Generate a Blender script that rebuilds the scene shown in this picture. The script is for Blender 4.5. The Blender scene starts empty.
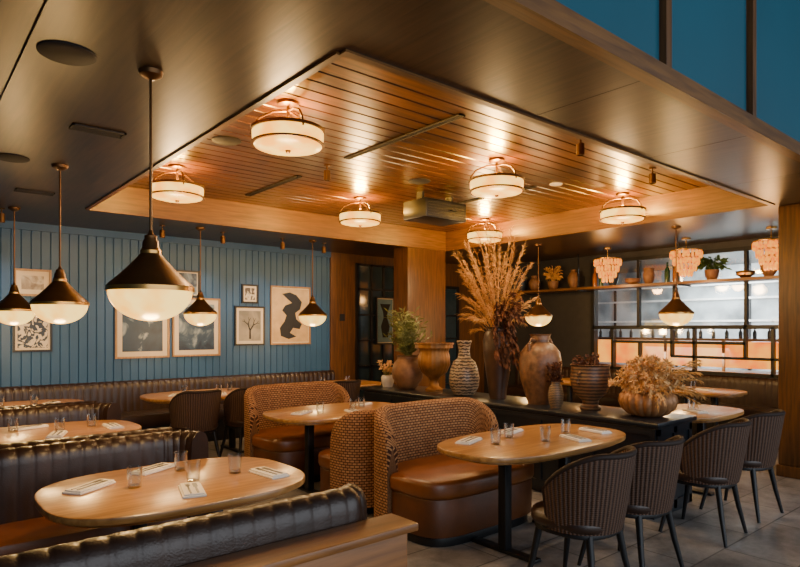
import bpy, math, random
from math import sin, cos, pi, radians, sqrt
from mathutils import Vector, Matrix
random.seed(7)
H=2.85      # main ceiling
HT=3.15     # tray ceiling
YW=8.6; XW=9.5
# ---------------------------------------------------------------- materials
def newmat(name):
    m=bpy.data.materials.new(name); m.use_nodes=True
    nt=m.node_tree; b=nt.nodes['Principled BSDF']
    return m,nt,b
def simple(name,col,rough=.5,metal=0,var=.15,scale=8,bump=0,bscale=60,emit=None,es=0,coat=0,spec=.5):
    m,nt,b=newmat(name)
    tc=nt.nodes.new('ShaderNodeTexCoord'); n=nt.nodes.new('ShaderNodeTexNoise')
    n.inputs['Scale'].default_value=scale; n.inputs['Detail'].default_value=4
    nt.links.new(tc.outputs['Object'],n.inputs['Vector'])
    r=nt.nodes.new('ShaderNodeValToRGB')
    r.color_ramp.elements[0].position=.3; r.color_ramp.elements[1].position=.7
    r.color_ramp.elements[0].color=[max(0,c*(1-var)) for c in col]+[1]
    r.color_ramp.elements[1].color=[min(1,c*(1+var)) for c in col]+[1]
    nt.links.new(n.outputs['Fac'],r.inputs['Fac']); nt.links.new(r.outputs['Color'],b.inputs['Base Color'])
    b.inputs['Roughness'].default_value=rough; b.inputs['Metallic'].default_value=metal
    b.inputs['Specular IOR Level'].default_value=spec
    if coat: b.inputs['Coat Weight'].default_value=coat; b.inputs['Coat Roughness'].default_value=.2
    if bump:
        n2=nt.nodes.new('ShaderNodeTexNoise'); n2.inputs['Scale'].default_value=bscale
        nt.links.new(tc.outputs['Object'],n2.inputs['Vector'])
        bp=nt.nodes.new('ShaderNodeBump'); bp.inputs['Strength'].default_value=bump; bp.inputs['Distance'].default_value=.01
        nt.links.new(n2.outputs['Fac'],bp.inputs['Height']); nt.links.new(bp.outputs['Normal'],b.inputs['Normal'])
    if emit: b.inputs['Emission Color'].default_value=list(emit)+[1]; b.inputs['Emission Strength'].default_value=es
    return m
def wood(name,c1,c2,rough=.4,axis='X',scale=3.,plank=0,coat=0.0,spec=.5,blotch=.6):
    m,nt,b=newmat(name)
    tc=nt.nodes.new('ShaderNodeTexCoord'); mp=nt.nodes.new('ShaderNodeMapping')
    s={'X':(1,14,14),'Y':(14,1,14),'Z':(14,14,1)}[axis]
    mp.inputs['Scale'].default_value=s
    nt.links.new(tc.outputs['Object'],mp.inputs['Vector'])
    n=nt.nodes.new('ShaderNodeTexNoise'); n.inputs['Scale'].default_value=scale; n.inputs['Detail'].default_value=8
    n.inputs['Distortion'].default_value=.6
    nt.links.new(mp.outputs['Vector'],n.inputs['Vector'])
    r=nt.nodes.new('ShaderNodeValToRGB')
    r.color_ramp.elements[0].position=.32; r.color_ramp.elements[1].position=.68
    r.color_ramp.elements[0].color=list(c1)+[1]; r.color_ramp.elements[1].color=list(c2)+[1]
    nt.links.new(n.outputs['Fac'],r.inputs['Fac'])
    out=r.outputs['Color']
    n3=nt.nodes.new('ShaderNodeTexNoise'); n3.inputs['Scale'].default_value=.9
    nt.links.new(tc.outputs['Object'],n3.inputs['Vector'])
    mx=nt.nodes.new('ShaderNodeMix'); mx.data_type='RGBA'; mx.blend_type='MULTIPLY'; mx.inputs['Factor'].default_value=blotch
    nt.links.new(out,mx.inputs['A'])
    r3=nt.nodes.new('ShaderNodeValToRGB'); r3.color_ramp.elements[0].color=(.45,.45,.45,1); r3.color_ramp.elements[1].color=(1,1,1,1)
    r3.color_ramp.elements[0].position=.35; r3.color_ramp.elements[1].position=.65
    nt.links.new(n3.outputs['Fac'],r3.inputs['Fac']); nt.links.new(r3.outputs['Color'],mx.inputs['B'])
    nt.links.new(mx.outputs['Result'],b.inputs['Base Color'])
    b.inputs['Roughness'].default_value=rough; b.inputs['Specular IOR Level'].default_value=spec
    bp=nt.nodes.new('ShaderNodeBump'); bp.inputs['Strength'].default_value=.12; bp.inputs['Distance'].default_value=.005
    nt.links.new(n.outputs['Fac'],bp.inputs['Height']); nt.links.new(bp.outputs['Normal'],b.inputs['Normal'])
    if coat: b.inputs['Coat Weight'].default_value=coat; b.inputs['Coat Roughness'].default_value=.25
    return m
def emis(name,col,strength,base=(.04,.025,.01),edge=None,scale=7):
    m,nt,b=newmat(name)
    b.inputs['Base Color'].default_value=list(base)+[1]
    n=nt.nodes.new('ShaderNodeTexNoise'); n.inputs['Scale'].default_value=scale
    tc=nt.nodes.new('ShaderNodeTexCoord'); nt.links.new(tc.outputs['Object'],n.inputs['Vector'])
    r=nt.nodes.new('ShaderNodeValToRGB')
    e=edge or [c*.7 for c in col]
    r.color_ramp.elements[0].color=list(e)+[1]; r.color_ramp.elements[1].color=list(col)+[1]
    r.color_ramp.elements[0].position=.35;r.color_ramp.elements[1].position=.6
    nt.links.new(n.outputs['Fac'],r.inputs['Fac']); nt.links.new(r.outputs['Color'],b.inputs['Emission Color'])
    b.inputs['Emission Strength'].default_value=strength; b.inputs['Roughness'].default_value=.3; b.inputs['Specular IOR Level'].default_value=.2
    return m
M={}
M['blue']=simple('blue_painted_boards',(.020,.075,.165),.5,var=.12,scale=2)
M['bluepanel']=simple('blue_upper_panel',(.014,.070,.105),.6,var=.08,scale=1,spec=.2)
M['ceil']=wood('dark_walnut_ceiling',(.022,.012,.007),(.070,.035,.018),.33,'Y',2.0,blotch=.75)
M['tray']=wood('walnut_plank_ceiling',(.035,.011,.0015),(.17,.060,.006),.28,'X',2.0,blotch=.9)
M['trim']=wood('oak_trim',(.09,.033,.005),(.20,.083,.013),.4,'X',2.5)
M['trimY']=wood('oak_trim_y',(.09,.033,.005),(.20,.083,.013),.4,'Y',2.5)
M['trimZ']=wood('oak_trim_z',(.07,.026,.005),(.17,.066,.012),.4,'Z',2.5)
M['frameoak']=wood('oak_picture_frame',(.30,.15,.05),(.45,.25,.09),.45,'Z',2.5)
M['table']=wood('oak_tabletop',(.32,.135,.034),(.60,.30,.088),.28,'X',2.2,coat=.2)
M['ledge']=wood('oak_ledge',(.16,.056,.010),(.32,.125,.028),.38,'X',2.2)
M['black']=simple('black_steel',(.010,.010,.011),.4,.3)
M['console']=simple('black_lacquer',(.009,.012,.016),.3,0,coat=.3)
M['leather']=simple('dark_brown_leather',(.026,.012,.007),.36,0,var=.3,scale=5,bump=.15,bscale=120,coat=.03,spec=.45)
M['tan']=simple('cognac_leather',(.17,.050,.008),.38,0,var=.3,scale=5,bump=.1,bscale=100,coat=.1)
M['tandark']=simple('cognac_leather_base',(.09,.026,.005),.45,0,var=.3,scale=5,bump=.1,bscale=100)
M['bronze']=simple('dark_bronze',(.11,.050,.015),.38,.75)
M['brass']=simple('aged_brass',(.50,.26,.07),.3,1)
M['globe']=emis('opal_glass_lit',(1,.64,.15),2.7,edge=(1,.45,.05))
M['drum']=emis('drum_glass_lit',(1,.56,.10),3.3,edge=(1,.36,.022))
M['bulb']=emis('bulb',(1,.6,.2),9)
M['crystal']=emis('crystal_glow',(1,.34,.025),1.9,edge=(.9,.14,.004),scale=30)
M['napkin']=simple('linen_napkin',(.72,.67,.60),.8,var=.08,bump=.2,bscale=90)
M['steel']=simple('cutlery_steel',(.18,.16,.14),.3,1)
M['white']=simple('mat_board',(.62,.50,.34),.8,var=.03)
M['dark']=simple('dark_void',(.01,.01,.012),.7)
M['grille']=simple('speaker_grille',(.015,.011,.009),.7)
def panemat(name,fac,rough=.05,fres=False):
    m,nt,b=newmat(name)
    nt.nodes.remove(b); o=nt.nodes['Material Output']
    t=nt.nodes.new('ShaderNodeBsdfTransparent'); g=nt.nodes.new('ShaderNodeBsdfGlossy'); g.inputs['Roughness'].default_value=rough
    t.inputs[0].default_value=(.93,.95,.95,1) if fres else (1,1,1,1)
    x=nt.nodes.new('ShaderNodeMixShader'); x.inputs[0].default_value=fac
    if fres:
        lw=nt.nodes.new('ShaderNodeLayerWeight'); lw.inputs['Blend'].default_value=.35
        nt.links.new(lw.outputs['Facing'],x.inputs[0])
    nt.links.new(t.outputs[0],x.inputs[1]); nt.links.new(g.outputs[0],x.inputs[2]); nt.links.new(x.outputs[0],o.inputs[0])
    return m
M['pane']=panemat('window_pane',.10)
M['glass']=panemat('clear_glass',.3,.08,True)
def tilemat():
    m,nt,b=newmat('stone_tile_floor')
    tc=nt.nodes.new('ShaderNodeTexCoord'); br=nt.nodes.new('ShaderNodeTexBrick')
    br.inputs['Scale'].default_value=1; br.inputs['Brick Width'].default_value=.9; br.inputs['Row Height'].default_value=.45
    br.inputs['Mortar Size'].default_value=.006
    br.inputs['Color1'].default_value=(.155,.140,.130,1); br.inputs['Color2'].default_value=(.25,.225,.205,1); br.inputs['Mortar'].default_value=(.05,.045,.04,1)
    nt.links.new(tc.outputs['Object'],br.inputs['Vector'])
    n=nt.nodes.new('ShaderNodeTexNoise'); n.inputs['Scale'].default_value=2.5; n.inputs['Detail'].default_value=10; n.inputs['Roughness'].default_value=.75
    nt.links.new(tc.outputs['Object'],n.inputs['Vector'])
    rr=nt.nodes.new('ShaderNodeValToRGB'); rr.color_ramp.elements[0].position=.35; rr.color_ramp.elements[1].position=.65
    rr.color_ramp.elements[0].color=(.18,.18,.18,1); rr.color_ramp.elements[1].color=(.78,.78,.78,1)
    nt.links.new(n.outputs['Fac'],rr.inputs['Fac'])
    mx=nt.nodes.new('ShaderNodeMix'); mx.data_type='RGBA'; mx.blend_type='OVERLAY'; mx.inputs['Factor'].default_value=.9
    nt.links.new(br.outputs['Color'],mx.inputs['A']); nt.links.new(rr.outputs['Color'],mx.inputs['B'])
    nt.links.new(mx.outputs['Result'],b.inputs['Base Color']); b.inputs['Roughness'].default_value=.42
    bp=nt.nodes.new('ShaderNodeBump'); bp.inputs['Strength'].default_value=.2; bp.inputs['Distance'].default_value=.01
    nt.links.new(n.outputs['Fac'],bp.inputs['Height']); nt.links.new(bp.outputs['Normal'],b.inputs['Normal'])
    return m
M['tile']=tilemat()
def fabric():
    m,nt,b=newmat('geometric_fabric')
    tc=nt.nodes.new('ShaderNodeTexCoord')
    br=nt.nodes.new('ShaderNodeTexBrick'); br.inputs['Scale'].default_value=1; br.inputs['Brick Width'].default_value=.040; br.inputs['Row Height'].default_value=.022
    br.inputs['Mortar Size'].default_value=.0042; br.inputs['Mortar Smooth'].default_value=.4
    br.inputs['Color1'].default_value=(.38,.19,.08,1); br.inputs['Color2'].default_value=(.27,.12,.045,1); br.inputs['Mortar'].default_value=(.045,.016,.008,1)
    nt.links.new(tc.outputs['UV'],br.inputs['Vector'])
    nt.links.new(br.outputs['Color'],b.inputs['Base Color']); b.inputs['Roughness'].default_value=.85; b.inputs['Specular IOR Level'].default_value=.2
    bp=nt.nodes.new('ShaderNodeBump'); bp.inputs['Strength'].default_value=.3; bp.inputs['Distance'].default_value=-.003
    nt.links.new(br.outputs['Fac'],bp.inputs['Height']); nt.links.new(bp.outputs['Normal'],b.inputs['Normal'])
    return m
M['fabric']=fabric()
def weave():
    m,nt,b=newmat('woven_back')
    tc=nt.nodes.new('ShaderNodeTexCoord')
    w=nt.nodes.new('ShaderNodeTexWave'); w.inputs['Scale'].default_value=13; w.inputs['Distortion'].default_value=.8; w.inputs['Detail Scale'].default_value=6
    nt.links.new(tc.outputs['UV'],w.inputs['Vector'])
    w2=nt.nodes.new('ShaderNodeTexWave'); w2.bands_direction='Y'; w2.inputs['Scale'].default_value=30; w2.inputs['Distortion'].default_value=3
    nt.links.new(tc.outputs['UV'],w2.inputs['Vector'])
    a=nt.nodes.new('ShaderNodeMath'); a.operation='MULTIPLY_ADD'; a.inputs[1].default_value=.35
    nt.links.new(w2.outputs['Fac'],a.inputs[0]); nt.links.new(w.outputs['Fac'],a.inputs[2])
    r=nt.nodes.new('ShaderNodeValToRGB'); r.color_ramp.elements[0].color=(.018,.009,.006,1); r.color_ramp.elements[1].color=(.090,.046,.028,1)
    r.color_ramp.elements[1].position=1
    nt.links.new(a.outputs[0],r.inputs['Fac']); nt.links.new(r.outputs['Color'],b.inputs['Base Color'])
    bp=nt.nodes.new('ShaderNodeBump'); bp.inputs['Strength'].default_value=.6; bp.inputs['Distance'].default_value=.012
    nt.links.new(a.outputs[0],bp.inputs['Height']); nt.links.new(bp.outputs['Normal'],b.inputs['Normal'])
    b.inputs['Roughness'].default_value=.65; b.inputs['Specular IOR Level'].default_value=.25
    return m
M['weave']=weave()
def artmat(name,cols,pos,scale,axisgrad=0,dist=1.0,loc=(0,0,0)):
    m,nt,b=newmat(name)
    tc=nt.nodes.new('ShaderNodeTexCoord'); mp=nt.nodes.new('ShaderNodeMapping'); mp.inputs['Location'].default_value=loc
    nt.links.new(tc.outputs['Object'],mp.inputs['Vector'])
    n=nt.nodes.new('ShaderNodeTexNoise'); n.inputs['Scale'].default_value=scale; n.inputs['Detail'].default_value=5; n.inputs['Distortion'].default_value=dist
    nt.links.new(mp.outputs['Vector'],n.inputs['Vector'])
    sp=nt.nodes.new('ShaderNodeSeparateXYZ'); nt.links.new(tc.outputs['Object'],sp.inputs[0])
    ma=nt.nodes.new('ShaderNodeMath'); ma.operation='MULTIPLY_ADD'; ma.inputs[1].default_value=axisgrad
    nt.links.new(sp.outputs['Z'],ma.inputs[0]); nt.links.new(n.outputs['Fac'],ma.inputs[2])
    r=nt.nodes.new('ShaderNodeValToRGB'); r.color_ramp.interpolation='LINEAR'
    e=r.color_ramp.elements
    e[0].position=pos[0]; e[0].color=list(cols[0])+[1]; e[1].position=pos[-1]; e[1].color=list(cols[-1])+[1]
    for c,p in list(zip(cols,pos))[1:-1]:
        k=e.new(p); k.color=list(c)+[1]
    nt.links.new(ma.outputs[0],r.inputs['Fac']); nt.links.new(r.outputs['Color'],b.inputs['Base Color']); b.inputs['Roughness'].default_value=.5
    return m
# ---------------------------------------------------------------- mesh builder
class MB:
    def __init__(s): s.v=[];s.f=[];s.m=[];s.uv={}
    def add(s,vs,fs,mi=0,uvs=None):
        o=len(s.v); s.v+= [tuple(v) for v in vs]
        for i,f in enumerate(fs):
            if uvs: s.uv[len(s.f)]=uvs[i]
            s.f.append(tuple(k+o for k in f)); s.m.append(mi)
        return s
    def box(s,x0,x1,y0,y1,z0,z1,mi=0):
        v=[(x0,y0,z0),(x1,y0,z0),(x1,y1,z0),(x0,y1,z0),(x0,y0,z1),(x1,y0,z1),(x1,y1,z1),(x0,y1,z1)]
        return s.add(v,[(3,2,1,0),(4,5,6,7),(0,1,5,4),(1,2,6,5),(2,3,7,6),(3,0,4,7)],mi)
    def bbox(s,x0,x1,y0,y1,z0,z1,r=.01,mi=0):
        poly=[]
        for cx,cy,a0 in((x1-r,y0+r,-90),(x1-r,y1-r,0),(x0+r,y1-r,90),(x0+r,y0+r,180)):
            for k in range(4):
                a=radians(a0+30*k); poly.append((cx+r*cos(a),cy+r*sin(a)))
        return s.slab(poly,z0,z1,r,mi)
    def lathe(s,prof,seg=24,mi=0,c=(0,0,0),rib=0,nr=0,sx=1,sy=1):
        vs=[];n=len(prof)
        for i in range(seg):
            a=2*pi*i/seg
            for r,z in prof:
                rr=r*(1+ (rib*abs(sin(nr*a/2)) if rib else 0))
                vs.append((c[0]+sx*rr*cos(a),c[1]+sy*rr*sin(a),c[2]+z))
        fs=[]
        for i in range(seg):
            j=(i+1)%seg
            for k in range(n-1): fs.append((i*n+k,j*n+k,j*n+k+1,i*n+k+1))
        if prof[0][0]>1e-4: fs.append(tuple(i*n for i in reversed(range(seg))))
        if prof[-1][0]>1e-4: fs.append(tuple(i*n+n-1 for i in range(seg)))
        return s.add(vs,fs,mi)
    def tube(s,pts,rad,seg=8,mi=0):
        pts=[Vector(p) for p in pts]; n=len(pts)
        if not isinstance(rad,(list,tuple)): rad=[rad]*n
        vs=[]
        for i,p in enumerate(pts):
            d=(pts[min(i+1,n-1)]-pts[max(i-1,0)]); 
            if d.length<1e-9: d=Vector((0,0,1))
            d.normalize()
            a=Vector((0,0,1)) if abs(d.z)<.9 else Vector((1,0,0))
            u=d.cross(a).normalized(); w=d.cross(u)
            for k in range(seg):
                t=2*pi*k/seg; vs.append(p+rad[i]*(cos(t)*u+sin(t)*w))
        fs=[]
        for i in range(n-1):
            for k in range(seg):
                l=(k+1)%seg; fs.append((i*seg+k,i*seg+l,(i+1)*seg+l,(i+1)*seg+k))
        fs.append(tuple(reversed(range(seg)))); fs.append(tuple((n-1)*seg+k for k in range(seg)))
        return s.add(vs,fs,mi)
    def slab(s,poly,z0,z1,r=.01,mi=0,rt=None):
        n=len(poly)
        def inset(d):
            out=[]
            for i in range(n):
                a=Vector(poly[i-1]);b=Vector(poly[i]);c=Vector(poly[(i+1)%n])
                t=(c-a); t.normalize(); nn=Vector((-t.y,t.x))
                out.append(b+nn*d)
            return out
        h=z1-z0; r=min(r,h/2)
        lay=[(r,z0),(r*.3,z0+r*.3),(0,z0+r),(0,z1-r),(r*.3,z1-r*.3),(r,z1)]
        vs=[]
        for d,z in lay:
            for p in inset(d): vs.append((p.x,p.y,z))
        fs=[]
        for L in range(5):
            for i in range(n):
                j=(i+1)%n; fs.append((L*n+i,L*n+j,(L+1)*n+j,(L+1)*n+i))
        fs.append(tuple(reversed(range(n)))); fs.append(tuple(5*n+i for i in range(n)))
        return s.add(vs,fs,mi)
    def leaf(s,p,d,L,w,mi=0,droop=0):
        p=Vector(p); d=Vector(d).normalized()
        a=Vector((random.uniform(-1,1),random.uniform(-1,1),random.uniform(-1,1))); u=d.cross(a)
        if u.length<1e-3: u=Vector((1,0,0))
        u.normalize()
        m=p+d*L*.5+Vector((0,0,-droop*L*.2)); e=p+d*L+Vector((0,0,-droop*L))
        return s.add([p,m+u*w/2,e,m-u*w/2],[(0,1,2,3)],mi)
    def mesh(s,name,mats,smooth=35):
        me=bpy.data.meshes.new(name); me.from_pydata(s.v,[],s.f)
        for m in mats: me.materials.append(m)
        for i,p in enumerate(me.polygons): p.material_index=s.m[i]
        if s.uv:
            uvl=me.uv_layers.new(name='UVMap')
            for i,p in enumerate(me.polygons):
                if i in s.uv:
                    for li,uv in zip(p.loop_indices,s.uv[i]): uvl.data[li].uv=uv
        me.update()
        if smooth:
            me.shade_smooth(); me.set_sharp_from_angle(angle=radians(smooth))
        return me
C=bpy.context.scene.collection
def obj(name,me,loc=(0,0,0),rz=0,parent=None,scale=None):
    o=bpy.data.objects.new(name,me); o.location=loc; o.rotation_euler=(0,0,rz)
    if scale: o.scale=scale
    C.objects.link(o)
    if parent: o.parent=parent
    return o
def group(name,loc,rz,parts,scale=None):
    e=obj(name,None,loc,rz,scale=scale); e.empty_display_size=.1
    for pn,me in parts: obj(pn,me,parent=e)
    return e
def one(name,mb,mats,loc=(0,0,0),rz=0,smooth=35,scale=None): return obj(name,mb.mesh(name,mats,smooth),loc,rz,scale=scale)

# ---------------------------------------------------------------- room shell
one('floor',MB().box(-3.2,13.2,-4.2,8.8,-.1,0),[M['tile']],smooth=0)
def grooved(a0,a1,pitch,gw,gd):
    pts=[];a=a0
    while a<a1-1e-6:
        b=min(a+pitch,a1)
        pts+=[(a,gd),(a+gw/2,0),(b-gw/2,0)]
        a=b
    pts.append((a1,gd)); return pts
mb=MB(); pr=grooved(-3.0,5.67,.105,.014,.010); n=len(pr)
vs=[(x,YW+d,0) for x,d in pr]+[(x,YW+d,H) for x,d in pr]
mb.add(vs,[(i,i+1,n+i+1,n+i) for i in range(n-1)]); mb.box(-3,5.67,YW+.012,YW+.2,0,H)
one('wall_north',mb,[M['blue']],smooth=0)
one('trim_1',MB().box(-3,5.67,YW-.03,YW+.0,H-.09,H),[M['blue']],smooth=0)
one('wall_north_wood',MB().box(5.67,XW+.2,YW-.02,YW+.2,0,H),[M['trimZ']],smooth=0)
one('wall_west',MB().box(-3.2,-3.0,-4.2,8.8,0,H),[M['blue']],smooth=0)
TX0,TX1,TY0,TY1=1.61,7.03,2.33,7.2
YE=1.587; YC=YE+.03
c=MB(); zt=HT+.15
c.box(-3.2,.455,YC,8.8,H,zt); c.box(.47,TX0,YC,8.8,H,zt); c.box(.455,.47,YC,8.8,H+.015,zt)
for a,b in((TX0,3.0),(3.005,4.4),(4.405,5.8),(5.805,TX1)): c.box(a,b,YC,TY0-.02,H,zt); c.box(a,b,TY1+.02,8.8,H,zt)
c.box(TX1,13.2,YC,8.8,H,zt)
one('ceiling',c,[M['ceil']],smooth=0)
mb=MB(); pr=grooved(TY0,TY1,.145,.02,.016); n=len(pr)
vs=[(TX0,y,HT+d) for y,d in pr]+[(TX1,y,HT+d) for y,d in pr]
mb.add(vs,[(i,n+i,n+i+1,i+1) for i in range(n-1)]); mb.box(TX0,TX1,TY0,TY1,HT+.02,HT+.12)
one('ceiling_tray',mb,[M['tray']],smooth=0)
t=MB(); t.box(TX0-.0,TX1,TY1-.03,TY1+.02,H-.012,HT+.02); t.box(TX0,TX1,TY0-.02,TY0+.03,H-.012,HT+.02)
one('trim_2',t,[M['trim']],smooth=0)
t=MB(); t.box(TX0-.02,TX0+.02,TY0+.03,TY1-.03,H-.012,HT+.02); t.box(TX1-.03,TX1+.02,TY0+.03,TY1-.03,H-.012,HT+.02)
one('trim_3',t,[M['trimY']],smooth=0)
one('wall_upper_fascia',MB().box(-3.2,13.2,YE,YE+.028,H+.09,5.2),[M['bluepanel']],smooth=0)
one('trim_4',MB().box(-3.2,13.2,YE-.05,YE+.028,H-.005,H+.09),[M['trim']],smooth=0)
t=MB(); x=-2.68
while x<13: t.box(x-.03,x+.03,YE-.04,YE+.005,H+.09,5.2); x+=1.17
one('trim_5',t,[M['trimZ']],smooth=0)
one('ceiling_high',MB().box(-3.2,13.2,-4.2,YE+.1,5.2,5.3),[M['bluepanel']],smooth=0)
s=MB()
for x in(-3.1,-.4,2.3,5.0,7.7,10.4,13.1): s.box(x-.08,x+.08,-4.2,-4.0,0,5.2)
for z in(.2,2.9,5.1): s.box(-3.2,13.2,-4.18,-4.05,z-.08,z+.08)
one('window_south',s,[M['black']],smooth=0)
e=MB(); e.box(XW,XW+.15,YE,2.9,0,H); e.box(XW,XW+.15,6.0,8.8,0,H); e.box(XW,XW+.15,2.9,6.0,0,.87); e.box(XW,XW+.15,2.9,6.0,2.72,H)
one('wall_east',e,[simple('dark_wall',(.026,.024,.024),.5)],smooth=0)
fe=MB(); fe.box(13.0,13.2,-4.2,8.8,0,5.2,0)
y=-4.0
while y<8.6:
    fe.box(12.97,13.0,y,y+.05,0,5.2,1); y+=1.45
for z in(1.7,2.15,2.45): fe.box(12.95,13.0,-4.2,8.8,z,z+.04,2)  # pale strips imitate light streaks reflected in the window panes
one('wall_far_east',fe,[simple('grey_stone_panels',(.36,.40,.40),.5,var=.7,scale=1.4),M['black'],simple('pale_reflection_strips',(.8,.8,.75),.6)],smooth=0)
def column(x0,x1,y0,y1):
    m=MB(); m.bbox(x0,x1,y0,y1,.12,H,.012); m.bbox(x0-.015,x1+.015,y0-.015,y1+.015,0,.12,.008)
    return m
one('wood_column',column(7.17,7.75,1.7,2.33),[M['trimZ']])
one('wood_column',column(6.2,7.03,7.2,7.55),[M['trimZ']])
# ---------------------------------------------------------------- steel window in east wall
w=MB(); X0=XW-.03; X1=XW+.05
def vbar(y,z0,z1,t=.04): w.box(X0,X1,y-t/2,y+t/2,z0,z1)
def hbar(z,y0,y1,t=.04): w.box(X0,X1,y0,y1,z-t/2,z+t/2)
for y in(2.9,6.0): vbar(y,.87,2.72,.07)
for z in(.88,2.72): hbar(z,2.9,6.0,.06)
hbar(1.58,2.9,6.0,.06); hbar(1.34,3.5,5.6,.045); hbar(1.12,2.9,4.6)
for y in(3.5,4.55,5.15): vbar(y,1.58,2.7)
for y in(3.15,4.24,5.62): vbar(y,.87,1.58)
for y in(3.51,4.59): vbar(y,1.12,1.58)
for y in(5.13,): vbar(y,.87,1.34)
f=w.mesh('steel_frame',[M['black']],0)
p=MB().box(XW+.06,XW+.066,2.9,6.0,.87,2.72).mesh('pane',[M['pane']],0)
group('window_1',(0,0,0),0,[('steel_frame',f),('pane',p)])
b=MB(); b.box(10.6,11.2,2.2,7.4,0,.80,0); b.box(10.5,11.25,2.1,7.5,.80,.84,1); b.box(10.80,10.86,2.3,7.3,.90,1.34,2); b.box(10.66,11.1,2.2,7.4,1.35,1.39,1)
for y in(2.3,3.3,4.3,5.3,6.3,7.3): b.box(10.70,10.74,y-.02,y+.02,.84,1.35,1)
for y in[2.6+.22*k for k in range(20)]: b.lathe([(0,0),(.03,0),(.032,.10),(.012,.14),(.012,.19),(0,.19)],10,3,c=(11.0,y,1.39))
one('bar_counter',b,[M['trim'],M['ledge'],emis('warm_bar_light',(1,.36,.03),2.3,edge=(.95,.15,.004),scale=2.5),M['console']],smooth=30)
sh=MB(); sh.box(XW-.42,XW-.06,2.4,7.7,2.23,2.27,0)
for y in(2.6,4.3,6.05,7.6): sh.box(XW-.40,XW-.38,y-.01,y+.01,2.27,H,1); sh.box(XW-.40,XW-.0,y-.01,y+.01,2.21,2.23,1)
one('wall_shelf',sh,[M['trimY'],M['black']],smooth=0)
w=MB(); 
for x in(6.2,6.5,6.78,7.05): w.box(x-.02,x+.02,YW-.08,YW-.02,.0,2.7)
for z in(.9,1.35,1.8,2.25,2.68): w.box(6.2,7.05,YW-.08,YW-.02,z-.015,z+.015)
f=w.mesh('steel_frame',[M['black']],0)
dg=simple('dark_glass',(.02,.035,.045),.08)
p=MB().box(6.2,7.05,YW-.035,YW-.03,.0,2.7).mesh('pane',[dg],0)
group('window_2',(0,0,0),0,[('steel_frame',f),('pane',p)])
d=MB(); 
for x in(7.75,8.2,8.66): d.box(x,x+.06,YW-.06,YW-.021,0,2.4,0)
for z in(0,.45,.9,1.35,1.8,2.34): d.box(7.75,8.72,YW-.058,YW-.021,z,z+.06 if z in(0,2.34) else z+.03,0)
d.box(7.8,8.7,YW-.034,YW-.024,.06,2.34,1); d.box(8.19,8.205,YW-.11,YW-.06,.9,1.3,2)
one('door_1',d,[M['black'],dg,M['brass']],smooth=0)
# ---------------------------------------------------------------- banquettes
def sweep(path,prof,side,mb,mi=0,pitch=.085,amp=0,res=.0085,bz=.4,cap=True):
    P=[Vector(p) for p in path]; L=[0]
    for i in range(1,len(P)): L.append(L[-1]+(P[i]-P[i-1]).length)
    T=L[-1]; n=max(2,int(T/res)) if amp else max(2,int(T/.05))
    pts=[];k=0
    for i in range(n+1):
        s_=T*i/n
        while k<len(L)-2 and L[k+1]<s_: k+=1
        f=(s_-L[k])/(L[k+1]-L[k]); pts.append((P[k].lerp(P[k+1],f),s_))
    vs=[];m=len(prof)
    cx=sum(d for d,z in prof)/m
    for i,(p,s_) in enumerate(pts):
        a=pts[max(i-1,0)][0];b=pts[min(i+1,n)][0]; t=(b-a).normalized(); nn=Vector((-t.y,t.x))*side
        bul=amp*(abs(sin(pi*s_/pitch))**.45-1) if amp else 0
        for d,z in prof:
            if z>bz: dd=d+bul*(1 if d>cx else -1)*1.0; zz=z+bul*(.6 if z>.78 else 0)
            else: dd=d;zz=z
            q=p+nn*dd; vs.append((q.x,q.y,zz))
    fs=[]
    for i in range(n):
        for j in range(m):
            l=(j+1)%m
            q=(i*m+j,(i+1)*m+j,(i+1)*m+l,i*m+l)
            fs.append(q if side>0 else q[::-1])
    fs.append(tuple(range(m))); fs.append(tuple(n*m+j for j in reversed(range(m))))
    mb.add(vs,fs,mi)
BK=[(0,.05),(0,.77),(.006,.81),(.022,.842),(.048,.860),(.078,.866),(.105,.858),(.128,.84),(.143,.81),(.148,.77),(.16,.45),(.16,.05)]
ST=[(.14,.30),(.14,.45),(.2,.465),(.52,.465),(.57,.45),(.585,.41),(.585,.34),(.57,.30)]
def banquette(name,path,seatpath,side,seatmat='leather'):
    b=MB(); sweep(path,BK,side,b,0,amp=.010)
    s=MB(); sweep(seatpath,ST,side,s,0,pitch=.6,amp=.006,res=.02,bz=.31)
    k=MB(); sweep(seatpath,[(.1,0),(.1,.30),(.56,.30),(.56,.08),(.50,.08),(.50,0)],side,k,0)
    return group(name,(0,0,0),0,[('channelled_back',b.mesh('back',[M['leather']],60)),('seat_cushion',s.mesh('seat',[M[seatmat]],50)),('base',k.mesh('base',[M['black']],0))])
def arcpath(x0,y,xe,r,turn,a1=80):
    P=[(x0,y),(xe-r,y)]
    for k in range(1,9):
        a=radians(a1*k/8); P.append((xe-r+r*sin(a), y+turn*r*(1-cos(a))))
    return P
banquette('leather_banquette',arcpath(-2.6,2.09,1.66,.18,1,55),[(-2.6,2.09),(1.5,2.09)],1,'tan')
k=MB(); k.bbox(-2.7,1.68,1.95,2.085,0,.70,.006); k.bbox(-2.7,1.70,1.90,2.085,.70,.735,.008)
one('partition_ledge',k,[M['ledge']])
for y in(4.2,6.25):
    banquette('leather_banquette',arcpath(-2.6,y,1.66,.28,-1,75),[(-2.6,y),(1.36,y)],-1,'tan' if y<5 else 'leather')
    banquette('leather_banquette',[(-2.6,y+.02),(1.5,y+.02)],[(-2.6,y+.02),(1.45,y+.02)],1)
banquette('wall_banquette',[(-2.9,YW-.02),(5.66,YW-.02)],[(-2.9,YW-.02),(5.66,YW-.02)],-1)
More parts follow.
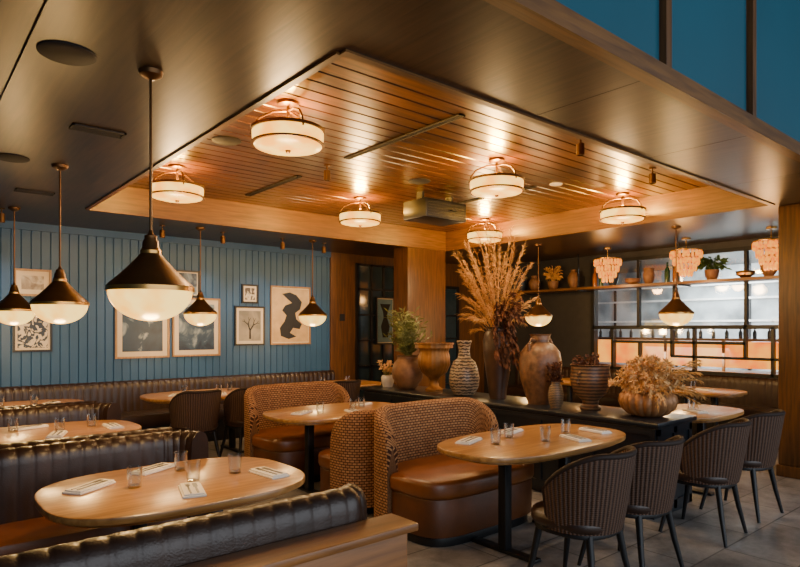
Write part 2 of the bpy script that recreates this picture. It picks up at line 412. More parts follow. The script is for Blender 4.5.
banquette('wall_banquette',[(XW-.03,2.5),(XW-.03,7.6)],[(XW-.03,2.5),(XW-.03,7.6)],1)
# ---------------------------------------------------------------- curved settees
def sgn(v): return 1 if v>=0 else -1
def settee_parts(W=1.16,D=.86,Hh=.93,ys=-.02,he=.66):
    a=W/2;y0=ys+.02;b_=D/2-y0
    P=[(-a,ys)]
    for k in range(0,41):
        th=pi-pi*k/40; P.append((a*sgn(cos(th))*abs(cos(th))**(2/3.), y0+b_*abs(sin(th))**(2/3.)))
    P.append((a,ys))
    P=[Vector(p) for p in P]; L=[0]
    for i in range(1,len(P)): L.append(L[-1]+(P[i]-P[i-1]).length)
    T=L[-1]; n=72; pts=[];k=0
    for i in range(n+1):
        s_=T*i/n
        while k<len(L)-2 and L[k+1]<s_: k+=1
        f=(s_-L[k])/max(1e-6,(L[k+1]-L[k])); pts.append(P[k].lerp(P[k+1],f))
    vs=[];uv=[];th=.10;m=11
    for i,p in enumerate(pts):
        u=i/n; e=min(u,1-u)/.26; e=min(1,e); sm=sqrt(max(0,1-(1-e)**2.4))
        zt_=he+(Hh-he)*sm
        q0=pts[max(i-1,0)];q1=pts[min(i+1,n)]; t=(q1-q0).normalized(); nn=Vector((t.y,-t.x))
        rr=th/2
        sec=[(0,.08),(0,.3),(0,(.3+zt_-rr)/2),(0,zt_-rr),(.29*rr,zt_-.29*rr),(rr,zt_),(2*rr-.29*rr,zt_-.29*rr),(th,zt_-rr),(th,(.3+zt_-rr)/2),(th,.3),(th,.08)]
        ll=0;pd=None
        for d,z in sec:
            if pd: ll+=sqrt((d-pd[0])**2+(z-pd[1])**2)
            pd=(d,z); q=p+nn*d; vs.append((q.x,q.y,z)); uv.append((T*u,ll))
    fs=[];us=[]
    for i in range(n):
        for j in range(m-1):
            f=((i)*m+j,(i)*m+j+1,(i+1)*m+j+1,(i+1)*m+j); fs.append(f); us.append([uv[x] for x in f])
    for q in (tuple(reversed(range(m))),tuple(n*m+j for j in range(m))): fs.append(q); us.append([uv[x] for x in q])
    back=MB().add(vs,fs,0,us)
    inn=[]
    for i,p in enumerate(pts):
        q0=pts[max(i-1,0)];q1=pts[min(i+1,n)]; t=(q1-q0).normalized(); nn=Vector((t.y,-t.x)); q=p+nn*(th-.01)
        inn.append((q.x,q.y))
    inn=inn[::3]
    af=a-.015; yf=ys-.015; bf=D/2+.02+yf
    front=[(af*sgn(cos(t))*abs(cos(t))**.42, yf-bf*abs(sin(t))**.42) for t in [pi*k/30 for k in range(31)]]
    poly=(inn+front)[::-1]
    seat=MB().slab(poly,.34,.475,.035)
    bp=[(x*.97,y*.97) for x,y in poly]
    base=MB().slab(bp,.07,.345,.01); pl=MB().slab([(x*.92,y*.92) for x,y in poly],0,.08,.004)
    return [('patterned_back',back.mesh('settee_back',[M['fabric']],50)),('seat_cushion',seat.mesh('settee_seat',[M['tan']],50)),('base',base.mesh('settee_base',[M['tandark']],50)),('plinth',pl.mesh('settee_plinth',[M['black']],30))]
SP=settee_parts(1.28,.86,.94,.06)
SP2=settee_parts(1.10,.68,.88,-.02)
group('curved_settee',(3.47,3.46,0),0,SP)
group('curved_settee',(3.38,4.27,0),pi,SP2)
group('curved_settee',(3.44,5.66,0),0,SP)
# ---------------------------------------------------------------- tables
def selli(a,b,n=3.,N=64):
    out=[]
    for k in range(N):
        t=2*pi*k/N; out.append((a*sgn(cos(t))*abs(cos(t))**(2/n), b*sgn(sin(t))*abs(sin(t))**(2/n)))
    return out
def table_parts(a,b,off):
    top=MB().slab(selli(a,b),.715,.75,.008)
    rim=MB().slab(selli(a-.04,b-.04),.695,.716,.004)
    l=MB()
    for s_ in(-off,off):
        l.bbox(s_-.035,s_+.035,-.035,.035,.02,.70,.008); l.bbox(s_-.04,s_+.04,-.28,.28,0,.025,.006); l.box(s_-.03,s_+.03,-.25,.25,.68,.697)
    return [('tabletop',top.mesh('tabletop',[M['table']],30)),('apron',rim.mesh('apron',[M['table']],30)),('pedestals',l.mesh('pedestals',[M['black']],30))]
TB=table_parts(.64,.49,.2); TC=table_parts(.82,.43,.35); TD=table_parts(.75,.48,.35)
tabs=[((1.15,3.18),TB),((3.62,2.76),TC),((3.40,4.98),TD),((.84,5.38),TD),((3.0,7.35),TD),((.9,7.4),TD),((4.95,7.45),TD)]
for (x,y),T in tabs: group('dining_table',(x,y,0),0,T)
TR=table_parts(.55,.38,.2)
group('dining_table',(6.05,2.72,0),0,TR); group('dining_table',(8.2,3.6,0),pi/2,TR); group('dining_table',(8.2,5.4,0),pi/2,TR)
nk=MB()
poly=[(-.12,-.055),(.12,-.055),(.125,0),(.12,.055),(-.12,.055),(-.125,0)]
nk.slab(poly,0,.010,.003); nk.slab([(x*.96+.004,y*.85) for x,y in poly],.010,.018,.003)
cu=MB()
cu.box(-.10,.02,-.024,-.014,.018,.021); cu.box(.02,.09,-.030,-.009,.018,.020)
cu.box(-.10,.05,.011,.019,.018,.021)
for k in(-.009,-.003,.003,.009): cu.box(.06,.10,.015+k-.0015,.015+k+.0015,.018,.020)
cu.box(.045,.062,.005,.025,.018,.020)
NK=[('napkin',nk.mesh('napkin',[M['napkin']],40)),('cutlery',cu.mesh('cutlery',[M['steel']],0))]
gl=MB().lathe([(0.0,0),(.031,0),(.033,.004),(.038,.105),(.036,.105),(.030,.012),(0,.010)],24).mesh('tumbler',[M['glass']],40)
def setting(x,y,r,gx,gy):
    group('napkin_with_cutlery',(x,y,.75),radians(r),NK); obj('water_glass',gl,(gx,gy,.75))
for x,y,r,gx,gy in [(.76,3.33,35,.94,3.21),(1.13,2.94,75,1.21,3.13),(1.59,3.02,95,1.46,3.17),(1.13,3.52,30,1.25,3.42),
  (3.14,2.98,20,3.22,2.80),(3.80,2.55,70,3.57,2.64),(4.20,2.64,80,3.96,2.74),(3.67,3.04,15,3.48,2.90),
  (2.98,5.0,30,3.12,4.9),(3.4,4.75,75,3.5,4.9),(3.8,5.15,20,3.68,5.0),
  (.4,5.3,40,.55,5.45),(.95,5.15,70,1.0,5.32),(1.38,5.3,90,1.25,5.42),(.85,5.65,20,.72,5.55),
  (2.6,7.3,60,2.75,7.4),(3.1,7.1,70,3.15,7.3),(3.5,7.35,20,3.36,7.45),(.7,7.3,60,.85,7.4),(1.3,7.35,60,1.15,7.4),
  (4.6,7.4,60,4.75,7.4),(5.3,7.4,60,5.15,7.35),(5.95,2.65,60,6.1,2.75),(8.15,3.5,60,8.25,3.7)]:
    setting(x,y,r,gx,gy)
# ---------------------------------------------------------------- chairs
def chair_parts():
    nphi=40; nz=9; th=.03; vs=[];uv=[]
    def surf(i,j,off):
        phi=radians(-108+216*i/nphi); e=abs(phi)/radians(108)
        zt_=.82-.20*max(0,(e-.35)/.65)**1.7; zb=.40
        f=j/nz; z=zb+(zt_-zb)*f
        fl=.86+.17*((z-.40)/.42)**.8
        rx=(.265)*fl-off; ry=(.255)*fl-off
        return (rx*sin(phi), -ry*cos(phi)+.01-.03*((z-.4)/.42)*cos(phi), z),(phi*.26,z)
    for side,off in((0,0),(1,th)):
        for i in range(nphi+1):
            for j in range(nz+1):
                p,u=surf(i,j,off); vs.append(p); uv.append(u)
    S=(nphi+1)*(nz+1); idx=lambda s,i,j:s*S+i*(nz+1)+j
    fs=[]
    for i in range(nphi):
        for j in range(nz):
            fs.append((idx(0,i,j),idx(0,i+1,j),idx(0,i+1,j+1),idx(0,i,j+1)))
            fs.append((idx(1,i,j),idx(1,i,j+1),idx(1,i+1,j+1),idx(1,i+1,j)))
        fs.append((idx(0,i,nz),idx(0,i+1,nz),idx(1,i+1,nz),idx(1,i,nz)))
        fs.append((idx(0,i,0),idx(1,i,0),idx(1,i+1,0),idx(0,i+1,0)))
    for i in(0,nphi):
        for j in range(nz): fs.append((idx(0,i,j),idx(0,i,j+1),idx(1,i,j+1),idx(1,i,j)))
    sh=MB().add(vs,fs,0,[[uv[x] for x in f] for f in fs])
    rim=MB(); pts=[];
    for i in range(nphi+1):
        p,_=surf(i,nz,th/2); pts.append(p)
    p,_=surf(0,3,th/2); pts.insert(0,p); p,_=surf(nphi,3,th/2); pts.append(p)
    rim.tube(pts,.018,8)
    poly=[(.235*sgn(cos(t))*abs(cos(t))**.8,.03+.235*sgn(sin(t))*abs(sin(t))**.8) for t in [2*pi*k/36 for k in range(36)]]
    seat=MB().slab(poly,.40,.48,.03); fr=MB().slab([(x*.93,y*.93) for x,y in poly],.375,.402,.005)
    for sx in(-1,1):
        for sy in(-1,1):
            fr.tube([(sx*.15,sy*.15+.02,.39),(sx*.175,sy*.18+.02,.2),(sx*.21,sy*.22+.02,0)],[.021,.017,.012],10)
    return [('woven_back',sh.mesh('woven_back',[M['weave']],50)),('back_rim',rim.mesh('back_rim',[M['weave']],60)),('seat_cushion',seat.mesh('seat_cushion',[M['leather']],50)),('legs',fr.mesh('legs',[M['black']],50))]
CH=chair_parts()
for x,y,r in[(3.08,2.02,3),(3.66,2.02,-4),(4.74,2.03,4),(5.54,2.06,-3),(2.62,6.72,0),(3.25,6.72,5),(4.6,6.75,0)]:
    group('dining_chair',(x,y,0),radians(r),CH,scale=(1.06,1.06,1.05))
# ---------------------------------------------------------------- console with vessels
k=MB(); k.bbox(4.66,5.34,2.36,6.36,.76,.80,.008); k.box(4.70,5.30,2.40,6.32,.06,.76); k.box(4.74,5.26,2.44,6.28,0,.06)
y=2.40
while y<6.2:
    y2=y+.56
    k.box(4.685,4.70,y,y+.05,.06,.74); k.box(4.685,4.70,y+.05,y2,.69,.74); k.box(4.685,4.70,y+.05,y2,.06,.13); y=y2
for x in(4.70,4.975,5.25): k.box(x,x+.05,2.385,2.40,.06,.74)
k.box(4.70,5.30,2.385,2.40,.69,.76); k.box(4.70,5.30,2.385,2.40,.06,.13)
one('black_console',k,[M['console']],smooth=30)
def inner(prof,wall=.012):
    top=prof[-1]; out=list(prof)
    out.append((max(.004,top[0]-wall),top[1])); out.append((max(.004,top[0]-wall),top[1]-.06)); out.append((0,top[1]-.065)); return out
ZC=.80
def bandmat(name,c1,c2,sc,rough=.5,dist=2):
    m,nt,b=newmat(name); tc=nt.nodes.new('ShaderNodeTexCoord')
    w=nt.nodes.new('ShaderNodeTexWave'); w.bands_direction='Z'; w.inputs['Scale'].default_value=sc; w.inputs['Distortion'].default_value=dist; w.inputs['Detail Scale'].default_value=3
    nt.links.new(tc.outputs['Object'],w.inputs['Vector'])
    r=nt.nodes.new('ShaderNodeValToRGB'); r.color_ramp.elements[0].color=list(c1)+[1]; r.color_ramp.elements[1].color=list(c2)+[1]
    r.color_ramp.elements[0].position=.4; r.color_ramp.elements[1].position=.55
    nt.links.new(w.outputs['Fac'],r.inputs['Fac']); nt.links.new(r.outputs['Color'],b.inputs['Base Color']); b.inputs['Roughness'].default_value=rough
    return m
tc_=simple('terracotta_clay',(.17,.075,.028),.6,var=.35,scale=12,bump=.3)
grn=simple('sage_leaves',(.14,.15,.035),.6,var=.4)
straw=simple('dried_straw',(.56,.29,.08),.8,var=.3)
rust=simple('dried_dark_foliage',(.10,.030,.008),.8,var=.5)
cream=simple('dried_cream_flowers',(.66,.40,.17),.8,var=.3)
def vessel(name,x,y,prof,mat,foliage=None,fm=None,extra=None,rib=0,nr=0,seg=36,z=ZC):
    parts=[('vessel',MB().lathe(inner(prof),seg,rib=rib,nr=nr).mesh(name,[mat],50))]
    if extra: parts.append(('handles',extra.mesh('handles',[mat],50)))
    if foliage: parts.append(('foliage',foliage.mesh('foliage',fm,0)))
    return group(name,(x,y,z),0,parts)
f=MB()
for i in range(40):
    a=random.uniform(0,2*pi);r=random.uniform(.02,.14);h=random.uniform(.16,.34); tip=Vector((r*cos(a),r*sin(a),h))
    f.tube([(0,0,.1),tip],.002,4,0)
    for k_ in range(10):
        d=Vector((random.gauss(0,1),random.gauss(0,1),random.gauss(.3,1))); f.leaf(tip,d,.035,.02,1)
vessel('potted_dried_flowers',4.95,6.15,[(.0,0),(.06,0),(.08,.05),(.085,.12),(.07,.15)],simple('white_ceramic',(.55,.5,.45),.4),f,[grn,cream])
f=MB()
for i in range(60):
    a=random.uniform(0,2*pi); sp=random.uniform(.05,.32); h=random.uniform(.3,.66)
    pts=[Vector((0,0,.36)),Vector((sp*.35*cos(a),sp*.35*sin(a),.36+h*.5)),Vector((sp*cos(a),sp*sin(a),.36+h))]
    f.tube(pts,.003,4,0)
    for k_ in range(16):
        t_=.2+.8*k_/16; p=pts[0].lerp(pts[1],min(1,t_*2)) if t_<.5 else pts[1].lerp(pts[2],t_*2-1)
        d=Vector((random.gauss(0,1),random.gauss(0,1),.6)); f.leaf(p,d,.10,.024,0,.1)
vessel('potted_greenery',4.95,5.75,[(.0,0),(.09,0),(.13,.04),(.19,.14),(.205,.22),(.18,.31),(.13,.37),(.12,.40),(.14,.42)],tc_,f,[grn])
vessel('bronze_urn',5.0,5.32,[(0,0),(.10,0),(.105,.03),(.06,.06),(.045,.12),(.07,.17),(.15,.23),(.19,.32),(.185,.42),(.17,.48),(.19,.54),(.235,.57),(.235,.585)],simple('bronze_urn_metal',(.26,.115,.03),.42,.6,var=.35),rib=.03,nr=24,seg=96)
vessel('patterned_vase',4.98,4.80,[(0,0),(.10,0),(.12,.02),(.165,.10),(.175,.2),(.155,.30),(.125,.38),(.075,.42),(.06,.50),(.075,.58),(.085,.61),(.08,.62)],bandmat('banded_glaze',(.05,.032,.022),(.33,.24,.15),9,.4,4))
f=MB()
def plume(f,base,tip,bend,n,L,w,mi,t0=.55,rs=.0026):
    base=Vector(base);tip=Vector(tip);mid=base.lerp(tip,.55)+Vector((0,0,bend))
    def B(t): return base*(1-t)**2+mid*2*t*(1-t)+tip*t*t
    f.tube([B(k/8) for k in range(9)],rs,4,mi)
    for k in range(n):
        t=t0+(1-t0)*random.random(); p=B(t); d=(B(min(1,t+.05))-B(t-.05)).normalized()+Vector((random.gauss(0,.35),random.gauss(0,.35),random.gauss(0,.25)))
        f.leaf(p,d,L*random.uniform(.6,1.2),w,mi,.3)
for i in range(110):
    a=random.uniform(0,2*pi); sp=.48*sqrt(random.random()); h=random.uniform(1.05,2.05)-sp*.9
    plume(f,(0,0,.6),(sp*cos(a)*.85-.03,sp*sin(a)+.03,h),.14,64,.075,.005,random.choice((0,0,0,2)),.5,.0016)
for i in range(80):
    a=random.uniform(-2.6,-.6); sp=random.uniform(.10,.27); h=random.uniform(.35,1.15)
    plume(f,(0,0,.66),(sp*cos(a),sp*sin(a),h),.28,36,.055,.03,1,.35)
vessel('pampas_grass_vase',5.0,4.32,[(0,0),(.085,0),(.09,.02),(.10,.10),(.13,.3),(.155,.5),(.16,.62),(.14,.70),(.11,.74),(.13,.77)],simple('dark_smoked_ceramic',(.05,.024,.013),.35,var=.3),f,[straw,rust,simple('dried_gold_grass',(.38,.17,.035),.8,var=.3)])
h=MB()
for s_ in(-1,1): h.tube([(s_*.09,0,.64),(s_*.15,0,.65),(s_*.19,0,.60),(s_*.18,0,.53)],.016,8)
vessel('clay_amphora',5.0,3.76,[(0,0),(.12,0),(.13,.03),(.16,.12),(.20,.26),(.215,.40),(.195,.52),(.14,.59),(.085,.62),(.08,.66),(.11,.70)],simple('brown_stoneware',(.15,.068,.028),.42,var=.45,scale=14,bump=.4,bscale=30),extra=h)
f=MB()
for i in range(30):
    a=random.uniform(0,2*pi); sp=random.uniform(.02,.08); plume(f,(0,0,.15),(sp*cos(a),sp*sin(a),random.uniform(.25,.44)),.05,25,.035,.02,0)
vessel('dried_foliage_vase',4.84,3.46,[(0,0),(.05,0),(.065,.05),(.075,.13),(.06,.2),(.04,.23),(.045,.25)],bandmat('dark_banded',(.03,.02,.015),(.22,.13,.06),20),f,[rust])
h=MB()
for s_ in(-1,1): h.tube([(s_*.15,0,.36),(s_*.2,0,.34),(s_*.2,0,.26),(s_*.17,0,.24)],.012,8)
f=MB()
for i in range(30):
    a=random.uniform(0,2*pi); sp=random.uniform(.05,.15); plume(f,(0,0,.3),(sp*cos(a),sp*sin(a),random.uniform(.38,.52)),.04,25,.045,.02,0)
vessel('striped_urn',5.0,3.19,[(0,0),(.09,0),(.10,.02),(.07,.05),(.08,.09),(.145,.15),(.18,.24),(.185,.31),(.165,.37),(.17,.40),(.185,.42)],bandmat('striped_glaze',(.05,.025,.014),(.20,.10,.042),10,.45,1.2),f,[rust],extra=h)
f=MB()
for i in range(170):
    a=random.uniform(0,2*pi); e_=random.uniform(.05,1.35); R=random.uniform(.20,.30)
    tip=Vector((R*1.0*cos(a)*cos(e_),R*1.0*sin(a)*cos(e_),.22+R*sin(e_)*1.0))
    f.tube([(0,0,.18),tip],.002,4,0)
    for k_ in range(14):
        d=Vector((random.gauss(0,1),random.gauss(0,1),random.gauss(.2,1))); f.leaf(tip,d,.045,.015,random.choice((0,1,1)))
for i in range(40):
    a=random.uniform(0,2*pi); plume(f,(0,0,.18),(.40*cos(a)+.05,.27*sin(a)-.12,random.uniform(.12,.5)),.12,34,.05,.009,random.choice((0,0,1)))
vessel('gourd_bowl_with_dried_flowers',5.0,2.63,[(0,0),(.10,0),(.16,.025),(.205,.07),(.225,.13),(.215,.18),(.18,.215),(.15,.22)],simple('copper_gourd',(.28,.125,.045),.45,.3,var=.3,scale=20,bump=.3),f,[straw,cream,rust],rib=.08,nr=20,seg=120)
blu=simple('dark_blue_glaze',(.02,.03,.05),.3)
JAR=[(0,0),(.05,0),(.09,.1),(.10,.2),(.06,.28),(.04,.3),(.05,.33)]; VAS=[(0,0),(.05,0),(.10,.08),(.11,.16),(.05,.24),(.06,.28)]
BOT=[(0,0),(.038,0),(.040,.18),(.030,.22),(.014,.25),(.014,.32)]; BWL=[(0,0),(.05,0),(.10,.04),(.13,.1)]; TUB=[(0,0),(.05,0),(.08,.06),(.09,.15),(.07,.22),(.09,.25)]
gb=simple('green_bottle_glass',(.02,.06,.03),.1); ab=simple('amber_bottle_glass',(.25,.08,.01),.1)
for nm,y,pr,mt in[('ginger_jar',5.48,JAR,blu),('wooden_vase',4.85,TUB,tc_),('clay_vase',5.12,BWL,tc_),('glass_bottle',4.55,BOT,gb),('glass_bottle',4.42,BOT,ab),('ginger_jar',6.25,JAR,tc_),('glass_bottle',5.82,BOT,ab),('glass_bottle',5.70,BOT,gb),
 ('copper_bowl',3.42,BWL,M['brass']),('clay_vase',3.12,VAS,tc_),('wooden_vase',2.85,TUB,tc_),('clay_vase',7.1,VAS,tc_),('ginger_jar',7.4,JAR,blu)]:
    vessel(nm,XW-.24,y,pr,mt,z=2.272)
f=MB()
for i in range(60):
    a=random.uniform(0,2*pi); sp=random.uniform(.08,.24); plume(f,(0,0,.12),(sp*cos(a)*.5,sp*sin(a),random.uniform(.16,.33)),.08,8,.07,.03,0)
vessel('potted_fern',XW-.24,3.88,[(0,0),(.06,0),(.09,.06),(.10,.15)],tc_,f,[simple('fern_green',(.05,.11,.03),.6)],z=2.272)
f2=MB()
for i in range(50):
    a=random.uniform(0,2*pi); sp=random.uniform(.05,.2); plume(f2,(0,0,.12),(sp*cos(a)*.5,sp*sin(a),random.uniform(.2,.42)),.08,12,.06,.02,0)
vessel('potted_fern',XW-.24,6.68,[(0,0),(.06,0),(.09,.06),(.10,.15)],tc_,f2,[straw],z=2.272)
# ---------------------------------------------------------------- pendants
def pendant_parts(zc):
    zb=1.59; d=zc-zb
    met=MB().lathe([(.205,.165),(.207,.175),(.195,.188),(.152,.228),(.108,.272),(.070,.315),(.045,.345),(.038,.40),(.03,.415),(.03,.43),(.014,.44),(.008,.46),(0,.46)],48)
    rod=MB().tube([(0,0,.45),(0,0,d-.02)],.007,10); rod.lathe([(0,-.04),(.02,-.04),(.055,-.02),(.06,0),(0,0)],32,c=(0,0,d))
    band=MB().lathe([(.195,.150),(.210,.150),(.210,.172),(.195,.172)],48)
    br=MB().lathe([(.03,.335),(.05,.34),(.05,.356),(.044,.365)],32)
    gp=[(.200*sin(t),.155-.155*cos(t)) for t in [pi/2*k/12 for k in range(13)]]
    g=MB().lathe(gp,48); 
    return [('metal_shade',met.mesh('metal_shade',[M['bronze']],50)),('rod_and_canopy',rod.mesh('rod',[M['bronze']],40)),('rim_band',band.mesh('band',[M['brass']],30)),('collar',br.mesh('collar',[M['brass']],30)),('opal_glass',g.mesh('opal_glass',[M['globe']],60))]
PP=pendant_parts(H)
for x,y in[(1.0,3.15),(1.02,5.42),(1.0,7.62),(3.03,7.6),(4.72,7.62),(7.6,3.62),(7.6,5.75)]:
    group('pendant_lamp',(x,y,1.59),0,PP)
    L=bpy.data.lights.new('pendant_glow','POINT'); L.energy=30; L.color=(1,.60,.22); L.shadow_soft_size=.06
    o=obj('pendant_bulb_light',L,(x,y,1.50))
def drum_parts():
    m=MB(); m.lathe([(0,0),(.075,0),(.075,-.02),(.05,-.03),(0,-.03)][::-1],32)
    m.tube([(0,0,-.02),(0,0,-.14)],.012,10)
    for k in range(3):
        a=2*pi*k/3+.4; c_,s_=cos(a),sin(a)
        m.tube([(0,0,-.06),(.1*c_,.1*s_,-.065),(.20*c_,.20*s_,-.11),(.245*c_,.245*s_,-.17),(.262*c_,.262*s_,-.23)],.008,8)
    m.lathe([(.246,-.195),(.262,-.195),(.262,-.215),(.246,-.215)][::-1],48); m.lathe([(.235,-.295),(.257,-.295),(.257,-.308),(.235,-.308)][::-1],48)
    g=MB().lathe([(.245,-.205),(.25,-.22),(.247,-.295),(.23,-.315),(.18,-.328),(.1,-.337),(0,-.340)],48)
    b=MB()
    for k in range(3):
        a=2*pi*k/3; b.lathe([(0,-.03),(.02,-.02),(.027,0),(.02,.02),(.0,.03)],16,c=(.1*cos(a),.1*sin(a),-.22))
    fn=MB().lathe([(0,-.362),(.012,-.358),(.02,-.345),(.02,-.335)],16)
    return [('canopy_and_arms',m.mesh('arms',[M['bronze']],40)),('glass_drum',g.mesh('glass_drum',[M['drum']],50)),('bulbs',b.mesh('bulbs',[M['bulb']],60)),('finial',fn.mesh('finial',[M['bronze']],50))]
DP=drum_parts()
for x in(2.14,4.36,6.6):
    for y in(3.78,5.95):
        group('semi_flush_ceiling_lamp',(x,y,HT),0,DP)
        L=bpy.data.lights.new('drum_glow','POINT'); L.energy=130; L.color=(1,.50,.07); L.shadow_soft_size=.06
        obj('drum_bulb_light',L,(x,y,HT-.17))
        L=bpy.data.lights.new('drum_down','POINT'); L.energy=56; L.color=(1,.61,.25); L.shadow_soft_size=.12
        obj('drum_down_light',L,(x,y,HT-.60))
def chand():
    m=MB(); m.tube([(0,0,.42),(0,0,.0)],.006,8); c_=MB()
    for r,z,n in((.16,.28,22),(.13,.20,18),(.10,.13,14),(.06,.07,9)):
        m.lathe([(r-.006,z-.005),(r+.006,z-.005),(r+.006,z+.005),(r-.006,z+.005)],32)
        for i in range(n):
            a=2*pi*i/n; x,y=r*cos(a),r*sin(a)
            c_.lathe([(0,-.095),(.014,-.075),(.014,-.02),(0,-.005)],6,c=(x,y,z))
    c_.lathe([(0,.1),(.03,.14),(.045,.22),(.03,.28),(0,.3)],16)
    m.lathe([(0,.40),(.05,.40),(.05,.42),(0,.42)],24)
    for i in range(4):
        a=pi/2*i; m.tube([(0,0,.3),(.16*cos(a),.16*sin(a),.28)],.004,6)
    return [('brass_frame',m.mesh('chand_frame',[M['brass']],40)),('crystals',c_.mesh('crystals',[M['crystal']],0))]
CP=chand()
for x,y in((8.8,5.30),(8.7,4.0),(8.6,2.87)):
    group('crystal_chandelier',(x,y,H-.42*1.25),0,CP,scale=(1.25,1.25,1.25))
    L=bpy.data.lights.new('chandelier_glow','POINT'); L.energy=18; L.color=(1,.5,.16); L.shadow_soft_size=.08
    obj('chandelier_bulb_light',L,(x-.1,y,2.25))
# ---------------------------------------------------------------- ceiling fittings
def disc(name,x,y,z,r,mt=None): one(name,MB().lathe([(0,-.012),(r*.92,-.012),(r,-.006),(r,0),(0,0)],40),[mt or M['grille']],(x,y,z))
disc('ceiling_speaker',.63,3.19,H,.125); disc('ceiling_speaker',.69,5.4,H,.12); disc('ceiling_speaker',2.17,4.87,HT,.12); disc('ceiling_speaker',4.36,4.87,HT,.12)
disc('smoke_detector',5.6,4.0,HT,.07,M['napkin'])
def vent(x,y,z,lx,ly,name='ceiling_air_vent'):
    m=MB(); m.box(-lx/2,lx/2,-ly/2,-ly/2+.012,-.012,0);m.box(-lx/2,lx/2,ly/2-.012,ly/2,-.012,0);m.box(-lx/2,-lx/2+.012,-ly/2,ly/2,-.012,0);m.box(lx/2-.012,lx/2,-ly/2,ly/2,-.012,0)
    m.box(-lx/2,lx/2,-ly/2,ly/2,-.002,0,1)
    if lx>ly:
        k=-ly/2+.03
        while k<ly/2-.01: m.box(-lx/2,lx/2,k,k+.006,-.01,0); k+=.02
    else:
        k=-lx/2+.03
        while k<lx/2-.01: m.box(k,k+.006,-ly/2,ly/2,-.01,0); k+=.02
    one(name,m,[M['grille'],M['dark']],(x,y,z),smooth=0)
vent(1.03,4.3,H,.32,.12); vent(1.03,6.6,H,.32,.12)
vent(3.25,3.9,HT-.001,.06,1.5,'linear_slot_diffuser'); vent(3.25,6.1,HT-.001,.06,1.2,'linear_slot_diffuser'); vent(5.5,4.9,HT-.001,.06,1.4,'linear_slot_diffuser')
def spot(x,y,z,tgt=None,en=0,col=(1,.80,.58)):
    m=MB(); m.lathe([(0,0),(.035,0),(.035,-.01),(.008,-.012),(.008,-.05),(.032,-.055),(.034,-.15),(.026,-.15),(.024,-.13),(0,-.13)][::-1],20)
    one('ceiling_spotlight',m,[M['bronze']],(x,y,z))
    if tgt:
        L=bpy.data.lights.new('spot','SPOT'); L.energy=en; L.color=col; L.spot_size=radians(80); L.spot_blend=.9; L.shadow_soft_size=.03
        o=obj('spot_beam',L,(x,y,z-.16)); dv=Vector(tgt)-Vector((x,y,z-.16)); o.rotation_euler=dv.to_track_quat('-Z','Y').to_euler()
for x in(.9,2.6,3.4,4.3,5.0): spot(x,7.75,H,(x,8.6,1.5),42,(1,.90,.78))
spot(3.25,4.98,HT,(3.3,3.2,.7),120,(1,.74,.45)); spot(4.4,2.9,HT,(4.9,2.9,.9),70,(1,.74,.45)); spot(5.8,3.0,HT,(5.0,3.8,.9),120,(1,.74,.45)); spot(5.3,5.6,HT,(5.0,4.8,.9),120,(1,.74,.45))
p=MB(); p.bbox(-.33,.33,-.2,.2,-.32,-.10,.015); p.box(-.25,-.22,-.05,.05,-.1,0); p.box(.22,.25,-.05,.05,-.1,0); p.lathe([(0,0),(.05,0),(.05,-.02),(0,-.02)],20,c=(.1,-.2,-.2))
for k_ in range(6): p.box(-.30,.30,-.206,-.2,-.30+.03*k_,-.288+.03*k_)
one('ceiling_projector',p,[M['black']],(4.95,5.25,HT),radians(0))
# ---------------------------------------------------------------- artworks
def poly_xz(pts,y):
    m=MB(); n=len(pts); m.add([(x,y,z) for x,z in pts]+[(x,y+.002,z) for x,z in pts],[tuple(range(n)),tuple(n+i for i in reversed(range(n)))]+[(i,n+i,n+(i+1)%n,(i+1)%n) for i in range(n)]); return m
def art(x,z,w,h,fm,pm,border=.12,extra=None):
    f=MB(); t_=.025
    f.box(-w/2,w/2,-.03,0,-h/2,-h/2+t_);f.box(-w/2,w/2,-.03,0,h/2-t_,h/2);f.box(-w/2,-w/2+t_,-.03,0,-h/2+t_,h/2-t_);f.box(w/2-t_,w/2,-.03,0,-h/2+t_,h/2-t_)
    mt=MB().box(-w/2+t_,w/2-t_,-.016,-.002,-h/2+t_,h/2-t_)
    bx=min(border,w*.2); p_=MB().box(-w/2+bx,w/2-bx,-.019,-.016,-h/2+bx,h/2-bx)
    parts=[('frame',f.mesh('frame',[fm],0)),('mat_board',mt.mesh('mat_board',[M['white']],0)),('print',p_.mesh('print',[pm],0))]
    if extra: parts.append(('figure',extra.mesh('figure',[M['dark']],0)))
    return group('framed_artwork',(x,YW,z),0,parts)
oak=M['frameoak']; blk=M['black']
ink=(.010,.022,.045); pap=(.62,.52,.36); grey=(.22,.26,.27)
art(1.32,2.12,.40,.33,oak,artmat('art_a',[(.5,.42,.30),(.2,.14,.09)],[.4,.6],7),.08)
art(1.32,1.52,.42,.50,blk,artmat('art_b',[ink,ink,pap],[.3,.49,.52],7,0,3),.05)
art(2.62,1.54,.71,.77,oak,artmat('art_c',[ink,(.02,.045,.08),grey,pap],[.3,.54,.60,.72],3,.5),.09)
art(3.37,1.58,.70,.84,oak,artmat('art_d',[ink,(.03,.06,.10),grey,pap],[.3,.50,.62,.76],4,.4),.09)
art(3.2,2.2,.42,.38,blk,artmat('art_e',[ink,grey],[.4,.6],4),.04)
art(4.2,2.09,.27,.29,blk,artmat('art_f',[(.05,.03,.02),pap],[.45,.55],12),.06)
tr=MB()
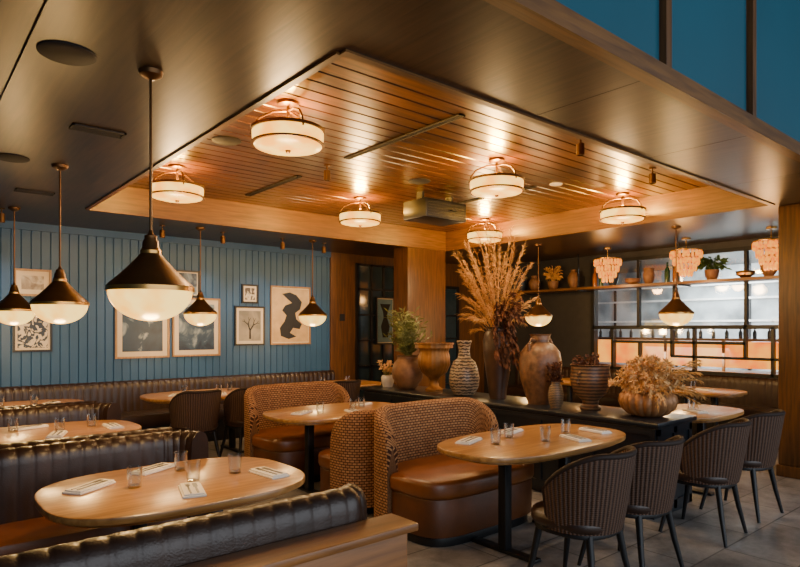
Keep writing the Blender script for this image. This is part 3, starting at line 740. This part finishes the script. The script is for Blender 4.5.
def branch(p,a,L,d):
    q=(p[0]+L*sin(a),p[1]+L*cos(a)); wv=.004*d
    dx,dz=cos(a)*wv,-sin(a)*wv
    tr.add([(p[0]-dx,-.021,p[1]-dz),(p[0]+dx,-.021,p[1]+dz),(q[0]+dx*.7,-.021,q[1]+dz*.7),(q[0]-dx*.7,-.021,q[1]-dz*.7)],[(0,1,2,3)])
    if d>1:
        for s_ in(-1,1): branch(q,a+s_*random.uniform(.3,.6),L*.72,d-1)
branch((0,-.2),0,.13,4)
art(4.2,1.60,.50,.60,blk,artmat('art_g',[(.16,.14,.11),(.30,.25,.18)],[.4,.6],3),.07,tr)
fig=poly_xz([(-.16,.34),(-.02,.37),(.10,.33),(.20,.22),(.17,.10),(.08,.04),(.10,-.06),(.20,-.14),(.16,-.22),(.04,-.20),(-.02,-.28),(.10,-.34),(-.04,-.38),(-.18,-.33),(-.20,-.20),(-.12,-.10),(-.08,.0),(-.16,.08),(-.10,.16),(.02,.20),(-.06,.26)],-.022)
art(4.91,1.77,.72,.93,oak,simple('cream_paper',(.50,.32,.14),.8),.04,fig)
fig2=poly_xz([(-.06,-.3),(.06,-.3),(.1,-.1),(.04,.05),(.05,.15),(.12,.3),(-.12,.3),(-.05,.15),(-.04,.05),(-.1,-.1)],-.022)
a_=art(6.78,1.7,.42,.85,blk,simple('slate_print',(.12,.2,.25),.6),.04,fig2); a_.location.y=YW-.09
one('wall_thermostat',MB().bbox(-.05,.05,-.02,0,-.06,.06,.006),[M['dark']],(5.9,YW-.02,1.75))
# ---------------------------------------------------------------- lights & world
def area(name,loc,tgt,sx,sy,en,col):
    L=bpy.data.lights.new(name,'AREA'); L.shape='RECTANGLE'; L.size=sx; L.size_y=sy; L.energy=en; L.color=col
    o=obj(name,L,loc); o.rotation_euler=(Vector(tgt)-Vector(loc)).to_track_quat('-Z','Y').to_euler()
area('daylight_south',(4,-3.9,2.7),(4,4,2.7),13,4.6,500,(.86,.93,1))
area('backdrop_fill_east',(12.4,5,2.6),(13,5,1.9),1.5,5,380,(.88,.96,1))  # added lamp, only there to brighten the backdrop wall behind the window
W=bpy.data.worlds.new('World'); bpy.context.scene.world=W; W.use_nodes=True
bg=W.node_tree.nodes['Background']; bg.inputs[0].default_value=(.7,.82,1,1); bg.inputs[1].default_value=.5
# ---------------------------------------------------------------- camera
cd=bpy.data.cameras.new('camera'); cd.sensor_width=36; cd.lens=605/800*36; cd.shift_y=.057; cd.clip_start=.05
cam=obj('camera',cd,(0,0,1.55)); cam.rotation_euler=(radians(90),0,radians(-40))
bpy.context.scene.camera=cam
